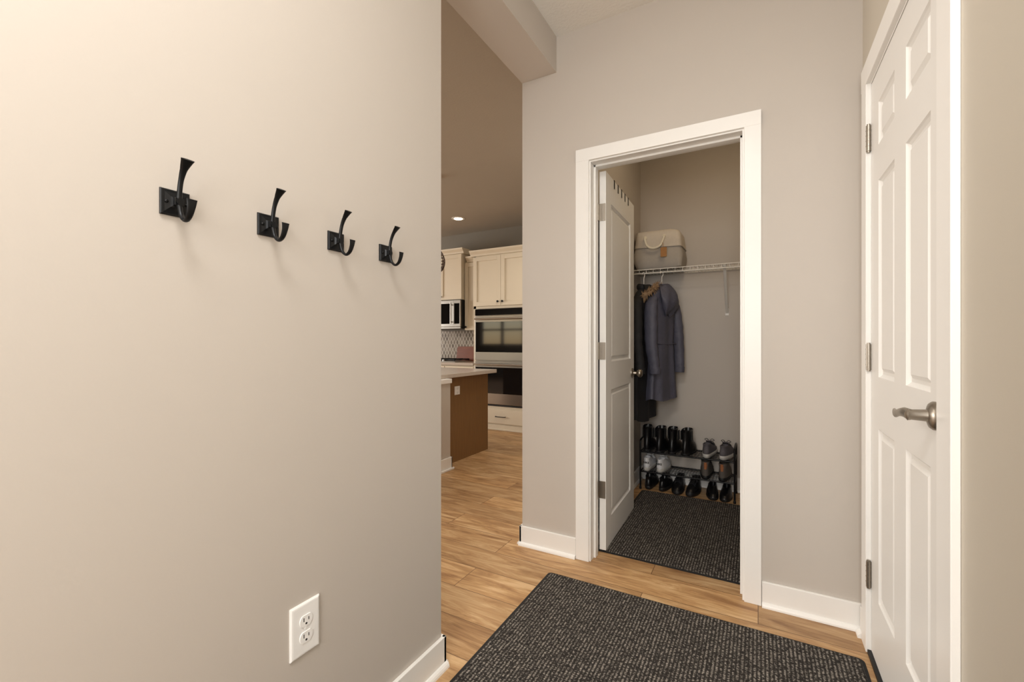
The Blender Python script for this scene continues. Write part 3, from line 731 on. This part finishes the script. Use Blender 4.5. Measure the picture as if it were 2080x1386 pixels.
    if text:
        cu = bpy.data.curves.new('heel_lettering', 'FONT'); cu.body = text; cu.size = 0.019; cu.align_x = 'CENTER'; cu.align_y = 'CENTER'; cu.extrude = 0.0006; cu.offset = 0.0006
        to = bpy.data.objects.new('tmp_text', cu); COL.objects.link(to)
        bpy.context.view_layer.update()
        me = bpy.data.meshes.new_from_object(to.evaluated_get(bpy.context.evaluated_depsgraph_get()))
        bpy.data.objects.remove(to)
        me.transform(Matrix.Translation((0, -0.0035, 0.068)) @ Matrix.Rotation(pi / 2, 4, 'X'))
        me.materials.clear(); me.materials.append(RUBBER)
        lo = bpy.data.objects.new('heel_lettering', me); COL.objects.link(lo); lo.parent = o
    return o
def pair(kind, name, x1, x2, y, z, label, mu, ms, ml, group, rz=0.0, **kw):
    shoe(kind, name, (x1, y, z), rz, label, mu, ms, ml, side=-1, group=group, **kw)
    shoe(kind, name, (x2, y, z), rz - 0.05 if rz < 1 else rz + 0.06, label, mu, ms, ml, side=1, group=group, **kw)
ZT = T2 + 0.0065; ZM = T1 + 0.0065
pair('boot', 'ankle_boot', -0.738, -0.652, 3.40, ZT, 'black leather ankle boot on the rack top', LEATHB, RUBBER, None, 'boots on the shoe rack')
pair('boot', 'ankle_boot', -0.560, -0.472, 3.405, ZT, 'black pull-on ankle boot on the rack top', LEATHB, RUBBER, None, 'boots on the shoe rack', rz=-0.08)
pair('sneaker', 'sneaker', -0.325, -0.222, 3.40, ZT, 'grey knit running sneaker with pale sole', GREYK, SOLEL, LACEB, 'sneakers on the shoe rack', rz=-0.1)
pair('sneaker', 'sneaker', -0.738, -0.645, 3.40, ZM, 'white sneaker with black heel lettering', WHITEL, SOLEL, LACEW, 'sneakers on the shoe rack', text='NIKE', tab=WHITEL)
pair('hiker', 'hiking_shoe', -0.328, -0.222, 3.40, ZM, 'grey suede hiking shoe with tan heel', GREYB, RUBBER, LACEB, 'hiking shoes on the shoe rack', tab=TAN)
pair('sneaker', 'sneaker', -0.728, -0.632, 3.41, 0.0, 'black sneaker on the floor under the rack', LEATHB, RUBBER, LACEB, 'black shoes under the rack')
pair('sneaker', 'sneaker', -0.405, -0.515, 3.668, 0.0, 'black sneaker pointing outward under the rack', LEATHB, RUBBER, LACEB, 'black shoes under the rack', rz=pi - 0.1)
pair('slip', 'slip_on_shoe', -0.205, -0.296, 3.668, 0.0, 'black slip-on shoe under the rack', LEATHB, RUBBER, None, 'black shoes under the rack', rz=pi)

# ------------------------------------------------------------------ kitchen
KB = 5.400
def shaker(mb, x0, x1, z0, z1, y, fr=0.055, t=0.02):
    mb.box(x0, x0 + fr, y - t, y, z0, z1, bev=0.001); mb.box(x1 - fr, x1, y - t, y, z0, z1, bev=0.001)
    mb.box(x0 + fr, x1 - fr, y - t, y, z1 - fr, z1, bev=0.001); mb.box(x0 + fr, x1 - fr, y - t, y, z0, z0 + fr, bev=0.001)
    mb.box(x0 + fr, x1 - fr, y - t * 0.4, y, z0 + fr, z1 - fr)
    return mb
def knob(parent, x, y, z):
    k = MB(); k.lathe([(0.0, 0.0), (0.006, 0.0), (0.005, -0.012), (0.014, -0.018), (0.014, -0.026), (0, -0.028)], (x, y, z), 'Y', 12)
    part(parent, 'knob', k, BLACKM, 'small black knob', world=True)
YK = 4.81
oc = thing('oven_cabinet', (-2.84, 5.1, 0), 0, 'tall cream shaker cabinet housing the double oven', 'cabinet')
b = MB(); x0, x1 = -3.262, -2.42
b.box(x0, x0 + 0.035, YK, KB, 0.0, 2.24); b.box(x1 - 0.035, x1, YK, KB, 0.0, 2.24)
b.box(x0, x1, YK, KB, 1.552, 2.24); b.box(x0, x1, YK, KB, 0.0, 0.30); b.box(x0, x1, KB - 0.03, KB, 0, 2.24)
part(oc, 'cabinet_body', b, CAB, world=True)
b = MB(); prof = [(0, 2.235), (-0.012, 2.24), (-0.018, 2.262), (-0.045, 2.292), (-0.05, 2.312), (0.3, 2.312), (0.3, 2.235)]
b.loft([[(x0 - 0.045, YK + d, z) for d, z in prof], [(x1, YK + d, z) for d, z in prof]], smooth=False); part(oc, 'crown_moulding', b, CAB, world=True)
b = MB(); b.box(x0, x1, YK - 0.014, YK, 0.0, 0.065, bev=0.002); b.box(x0, x1, YK - 0.024, YK, 0, 0.018, bev=0.003); part(oc, 'base_moulding', b, CAB, world=True)
for a, c, kx in ((x0 + 0.004, -2.843, -2.875), (-2.839, x1 - 0.004, -2.807)):
    d = part(oc, 'cabinet_door', shaker(MB(), a, c, 1.585, 2.225, YK), CAB, world=True); knob(d, kx, YK - 0.02, 1.635)
dr = part(oc, 'drawer', MB().box(x0 + 0.004, x1 - 0.004, YK - 0.02, YK, 0.085, 0.265, bev=0.002), CAB, world=True)
k = MB(); p = spl([(-2.91, YK - 0.02, 0.175), (-2.905, YK - 0.045, 0.175), (-2.84, YK - 0.05, 0.175), (-2.775, YK - 0.045, 0.175), (-2.77, YK - 0.02, 0.175)], 4); k.sweep(p, 0.005, (0, 0, 1), 8); part(dr, 'handle', k, BLACKM, 'black bar handle', world=True)

ov = thing('double_wall_oven', (-2.84, 4.9, 0.31), 0, 'stainless double wall oven built into cream cabinet', 'oven')
ox0, ox1 = -3.222, -2.458
part(ov, 'oven_body', MB().box(ox0, ox1, YK - 0.006, YK + 0.55, 0.302, 1.548), STEEL, world=True)
part(ov, 'control_panel', MB().box(ox0 + 0.003, ox1 - 0.003, YK - 0.035, YK - 0.006, 1.462, 1.543, bev=0.002), GLASSB, 'black glass control panel', world=True)
for (z0, z1, lw) in ((0.885, 1.452, 0.105), (0.33, 0.872, 0.135)):
    d = part(ov, 'oven_door', MB().box(ox0 + 0.003, ox1 - 0.003, YK - 0.04, YK - 0.006, z0, z1, bev=0.003), STEEL, world=True)
    part(d, 'window', MB().box(ox0 + 0.018, ox1 - 0.018, YK - 0.0425, YK - 0.039, z0 + lw, z1 - 0.075, bev=0.001), GLASSB, 'black oven glass', world=True)
    h = MB(); zz = z1 - 0.036
    h.cyl((ox0 + 0.03, YK - 0.085, zz), (ox1 - 0.03, YK - 0.085, zz), 0.013, 14)
    for x in (ox0 + 0.07, ox1 - 0.07): h.cyl((x, YK - 0.04, zz), (x, YK - 0.085, zz), 0.009, 10)
    part(d, 'handle', h, STEEL, world=True)
b = MB()
b.box(ox0 + 0.02, ox1 - 0.02, YK - 0.010, YK - 0.004, 0.303, 0.328)
part(ov, 'vent', b, SLOT, world=True)

MX1 = -3.605; MX0 = MX1 - 0.762; YU = 5.03
mc = thing('upper_cabinet', ((MX0 + MX1) / 2, KB, 1.71), 0, 'cream shaker wall cabinet above the microwave', 'cabinet', 'kitchen wall cabinets')
part(mc, 'cabinet_body', MB().box(MX0, MX1, YU, KB, 1.715, 2.37), CAB, world=True)
b = MB(); prof = [(0, 2.355), (-0.012, 2.36), (-0.018, 2.38), (-0.045, 2.41), (-0.05, 2.43), (0.37, 2.43), (0.37, 2.355)]
b.loft([[(MX0, YU + d, z) for d, z in prof], [(MX1 + 0.03, YU + d, z) for d, z in prof]], smooth=False); part(mc, 'crown_moulding', b, CAB, world=True)
mid = (MX0 + MX1) / 2
for a, c, kx in ((MX0 + 0.003, mid - 0.002, mid - 0.03), (mid + 0.002, MX1 - 0.003, mid + 0.03)):
    d = part(mc, 'cabinet_door', shaker(MB(), a, c, 1.72, 2.35, YU), CAB, world=True); knob(d, kx, YU - 0.02, 1.765)
mw = thing('microwave', (mid, KB, 1.305), 0, 'stainless over-range microwave under cream cabinet', 'microwave')
part(mw, 'microwave_body', MB().box(MX0 + 0.002, MX1 - 0.002, YU - 0.02, KB, 1.305, 1.708, bev=0.003), BLACKM, world=True)
d = part(mw, 'microwave_door', MB().box(MX0 + 0.002, MX1 - 0.12, YU - 0.045, YU - 0.02, 1.335, 1.705, bev=0.003), STEEL, world=True)
part(d, 'window', MB().box(MX0 + 0.05, MX1 - 0.165, YU - 0.048, YU - 0.044, 1.375, 1.66, bev=0.001), GLASSB, world=True)
h = MB(); h.cyl((MX1 - 0.143, YU - 0.08, 1.37), (MX1 - 0.143, YU - 0.08, 1.67), 0.010, 12)
for z in (1.40, 1.64): h.cyl((MX1 - 0.143, YU - 0.045, z), (MX1 - 0.143, YU - 0.08, z), 0.007, 8)
part(d, 'handle', h, STEEL, world=True)
part(mw, 'control_panel', MB().box(MX1 - 0.117, MX1 - 0.002, YU - 0.045, YU - 0.02, 1.335, 1.705, bev=0.003), STEEL, world=True)
part(mw, 'display', MB().box(MX1 - 0.105, MX1 - 0.018, YU - 0.047, YU - 0.044, 1.375, 1.66, bev=0.001), GLASSB, 'black glass display', world=True)
part(mw, 'vent_grille', MB().box(MX0 + 0.002, MX1 - 0.002, YU - 0.042, YU - 0.02, 1.307, 1.332, bev=0.002), STEEL, world=True)

nc = thing('upper_cabinet', (-3.435, KB, 1.285), 0, 'narrow cream wall cabinet between microwave and ovens', 'cabinet', 'kitchen wall cabinets')
part(nc, 'cabinet_body', MB().box(MX1 + 0.004, x0 - 0.006, 5.10, KB, 1.285, 2.24), CAB, world=True)
b = MB(); prof = [(0, 2.235), (-0.012, 2.24), (-0.018, 2.262), (-0.045, 2.292), (-0.05, 2.312), (0.30, 2.312), (0.30, 2.235)]
b.loft([[(MX1 + 0.035, 5.10 + d, z) for d, z in prof], [(x0 - 0.05, 5.10 + d, z) for d, z in prof]], smooth=False); part(nc, 'crown_moulding', b, CAB, world=True)
d = part(nc, 'cabinet_door', shaker(MB(), MX1 + 0.008, x0 - 0.009, 1.29, 2.225, 5.10), CAB, world=True); knob(d, MX1 + 0.035, 5.08, 1.33)

CZ = 0.842
bc = thing('base_cabinet', (-4.2, 5.1, 0), 0, 'cream base cabinet beside the tall oven cabinet', 'cabinet')
part(bc, 'cabinet_body', MB().box(-5.2, x0 - 0.006, YK + 0.02, KB, 0.09, CZ - 0.037), CAB, world=True)
part(bc, 'toe_kick', MB().box(-5.2, x0 - 0.006, YK + 0.09, KB, 0, 0.09), CAB, world=True)
for a, c in ((-5.19, -4.71), (-4.70, -4.22), (-4.21, -3.75), (-3.74, x0 - 0.009)):
    d = part(bc, 'cabinet_door', shaker(MB(), a, c, 0.11, 0.62, YK + 0.02), CAB, world=True); knob(d, c - 0.03, YK, 0.57)
    part(bc, 'drawer', MB().box(a, c, YK, YK + 0.02, 0.635, CZ - 0.05, bev=0.002), CAB, world=True)
solo('countertop', MB().box(-5.2, x0 - 0.006, YK - 0.01, KB, CZ - 0.035, CZ, bev=0.003), COUNTER, 'pale quartz worktop on the base cabinets', 'countertop', loc=(-4.2, 5.1, CZ))
struct('wall_backsplash', [(-5.2, x0 - 0.006, 5.404, 5.42, CZ, 1.285)], TILE, 'grey diamond tile backsplash', cat='backsplash')
ck = thing('cooktop', (mid, 5.1, CZ), 0, 'black gas cooktop set in the worktop', 'cooktop')
part(ck, 'cooktop_surface', MB().box(MX0, MX1, YK + 0.05, 5.27, CZ, CZ + 0.012, bev=0.003), STEEL, world=True)
g = MB()
for i in range(7): 
    x = MX0 + 0.04 + i * 0.113; g.box(x, x + 0.012, YK + 0.08, 5.25, CZ + 0.028, CZ + 0.042, bev=0.002)
for y in (YK + 0.08, YK + 0.25, 5.238): g.box(MX0 + 0.04, MX1 - 0.04, y, y + 0.012, CZ + 0.022, CZ + 0.04, bev=0.002)
for i in (0, 3, 6):
    x = MX0 + 0.04 + i * 0.113
    for y in (YK + 0.08, 5.238): g.box(x, x + 0.012, y, y + 0.012, CZ + 0.012, CZ + 0.03)
part(ck, 'burner_grate', g, BLACKM, 'black cast iron grate', world=True)
for i in range(5):
    k = MB(); k.lathe([(0, 0.012), (0.018, 0.012), (0.016, 0.035), (0, 0.036)], (MX0 + 0.2 + i * 0.09, YK + 0.062, CZ), 'Z', 14)
    part(ck, 'burner_knob', k, STEEL, world=True)

def cutting_board(x, y, w, h, t, tilt, label):
    o = thing('cutting_board', (x, y, CZ + 0.001), 0, label, 'cutting board', 'boards on the worktop')
    m = MB(); pts0, pts1 = [], []
    for qx, qz, st in ((1, 1, 0), (-1, 1, 90), (-1, -1, 180), (1, -1, 270)):
        for k in range(5):
            a = math.radians(st + k * 22.5); px = qx * (w / 2 - 0.03) + 0.03 * math.cos(a); pz = h / 2 + qz * (h / 2 - 0.03) + 0.03 * math.sin(a)
            pts0.append((px, 0 + pz * tilt, pz)); pts1.append((px, t + pz * tilt, pz))
    m.loft([pts0, pts1], smooth=False); part(o, 'board', m, BOARDW)
    hd = MB(); p = spl([(w / 2 - 0.005, t / 2 + h / 2 * tilt, h * 0.35), (w / 2 + 0.03, t / 2 + h / 2 * tilt, h * 0.4), (w / 2 + 0.03, t / 2 + h / 2 * tilt, h * 0.6), (w / 2 - 0.005, t / 2 + h / 2 * tilt, h * 0.65)], 4)
    hd.sweep(p, 0.007, (0, 1, 0), 8); part(o, 'handle', hd, BOARDW)
cutting_board(-3.74, 5.34, 0.40, 0.21, 0.02, 0.18, 'walnut cutting board leaning on the backsplash')
cutting_board(-3.60, 5.285, 0.28, 0.14, 0.02, 0.2, 'small dark wood board leaning on a larger board')

isl = thing('kitchen_island', (-2.9, 3.3, 0), 0, 'kitchen island with brown wood end panel and grey half wall', 'kitchen island')
part(isl, 'wood_panel', MB().box(-3.3, -2.468, 3.12, 3.90, 0.0, CZ - 0.05, bev=0.001), ISLW, 'brown wood end panel', world=True)
part(isl, 'half_wall', MB().box(-3.35, -2.365, 2.35, 3.12, 0.0, CZ - 0.05), WALL, 'grey painted half wall', world=True)
b = MB(); b.box(-2.365, -2.352, 2.35, 3.133, 0, 0.11, bev=0.002); b.box(-3.35, -2.352, 2.337, 2.35, 0, 0.11, bev=0.002); b.box(-2.468, -2.352, 3.12, 3.133, 0, 0.11, bev=0.002); b.box(-2.352, -2.338, 2.35, 3.147, 0, 0.018, bev=0.004)
part(isl, 'baseboard', b, TRIM, 'white baseboard', world=True)
part(isl, 'cap_trim', MB().box(-3.36, -2.352, 2.34, 3.13, CZ - 0.085, CZ - 0.045, bev=0.004), TRIM, 'white cap trim', world=True)
solo('island_countertop', MB().box(-3.5, -2.395, 2.05, 3.96, CZ - 0.044, CZ - 0.008, bev=0.003), COUNTER, 'pale quartz slab on the kitchen island', 'countertop', loc=(-2.9, 3.0, CZ))
outlet('island_outlet', (-2.468, 3.36, 0.665), 0, 'white outlet on the brown island panel', w=0.04, h=0.04)

pd = thing('pendant_lamp', (-2.80, 3.40, H), 0, 'dark woven rattan pendant above the island', 'pendant lamp')
b = MB(); b.lathe([(0, 0), (0.06, 0), (0.06, -0.02), (0.01, -0.03), (0.004, -0.04), (0.004, -0.70), (0, -0.70)], (0, 0, 0), 'Z', 16); part(pd, 'cord', b, BLACKM)
b = MB()
prof = [(0.03, -0.69), (0.08, -0.72), (0.115, -0.78), (0.125, -0.84), (0.11, -0.90), (0.085, -0.93)]
for k in range(30):
    a = k * 2 * pi / 30
    b.sweep(spl([(r * math.cos(a + i * 0.09), r * math.sin(a + i * 0.09), z) for i, (r, z) in enumerate(prof)], 3), 0.003, (0, 0, 1), 5)
for z_, r in [(p_[1], p_[0]) for p_ in prof] + [(-0.75, 0.10), (-0.81, 0.121), (-0.87, 0.119)]:
    b.sweep([(r * math.cos(k * pi / 12), r * math.sin(k * pi / 12), z_) for k in range(25)], 0.004, (0, 0, 1), 6, cap=False)
part(pd, 'lamp_shade', b, RATTAN)

dl = thing('recessed_downlight', (-3.44, 4.71, H), 0, 'round recessed ceiling light glowing in the kitchen', 'ceiling light')
b = MB(); b.lathe([(0.055, -0.004), (0.085, -0.004), (0.088, 0.0), (0.06, 0.0)], seg=28); part(dl, 'trim_ring', b, TRIM)
b = MB(); b.lathe([(0, -0.002), (0.056, -0.002), (0.056, -0.006), (0, -0.007)], seg=24); part(dl, 'lens', b, GLOW)

# ------------------------------------------------------------------ lights
def area(name, loc, target, size, power, color=(1, 1, 1), size_y=None, spread=180):
    d = bpy.data.lights.new(name, 'AREA'); d.energy = power; d.color = color
    d.shape = 'RECTANGLE'; d.size = size; d.size_y = size_y or size; d.spread = math.radians(spread)
    o = bpy.data.objects.new(name, d); COL.objects.link(o); o.location = loc
    o.rotation_euler = (Vector(target) - Vector(loc)).to_track_quat('-Z', 'Y').to_euler(); return o
area('hall_rear_fill', (-0.10, -1.6, 1.55), (-0.30, 2.0, 1.45), 0.8, 34, (1.0, 0.995, 0.98), 1.3)  # soft fill added behind the camera; the back wall has no window
area('hall_ceiling_light', (-0.2, -0.15, 2.66), (-0.3, 0.1, 0), 0.6, 25, (1.0, 0.985, 0.96))
area('closet_warm_fill', (-0.2, 2.75, 2.70), (-0.3, 3.2, 0), 0.3, 3.2, (1.0, 0.78, 0.52))  # small lamp added to warm the closet, no fixture there
area('kitchen_ceiling_light', (-3.4, 1.2, 2.6), (-3.38, 1.22, 0), 1.6, 48, (1.0, 0.93, 0.83))
area('kitchen_ceiling_light', (-1.8, 3.7, 2.60), (-1.8, 3.7, 0), 0.6, 16, (1.0, 0.92, 0.81))
area('kitchen_side_fill', (-8.8, 2.0, 1.5), (-2, 3.2, 1.9), 3.0, 215, (1.0, 0.95, 0.89), 1.8)  # unseen lamp added to brighten the kitchen ceiling; the side wall is solid

w = bpy.data.worlds.new('world'); scene.world = w; w.use_nodes = True
nt = w.node_tree; sky = nt.nodes.new('ShaderNodeTexSky'); sky.sky_type = 'NISHITA'
sky.sun_elevation = math.radians(35); sky.sun_rotation = math.radians(200); sky.sun_disc = False
nt.links.new(sky.outputs[0], nt.nodes['Background'].inputs[0]); nt.nodes['Background'].inputs[1].default_value = 0.22

# ------------------------------------------------------------------ camera
cam = bpy.data.cameras.new('camera'); cam.sensor_width = 36; cam.lens = 895 / 2080 * 36; cam.clip_start = 0.02
cam.shift_y = 2 / 2080
co = bpy.data.objects.new('camera', cam); COL.objects.link(co)
co.location = (0, 0, 1.12); co.rotation_euler = (math.radians(90), 0, math.atan(500 / 895))
scene.camera = co
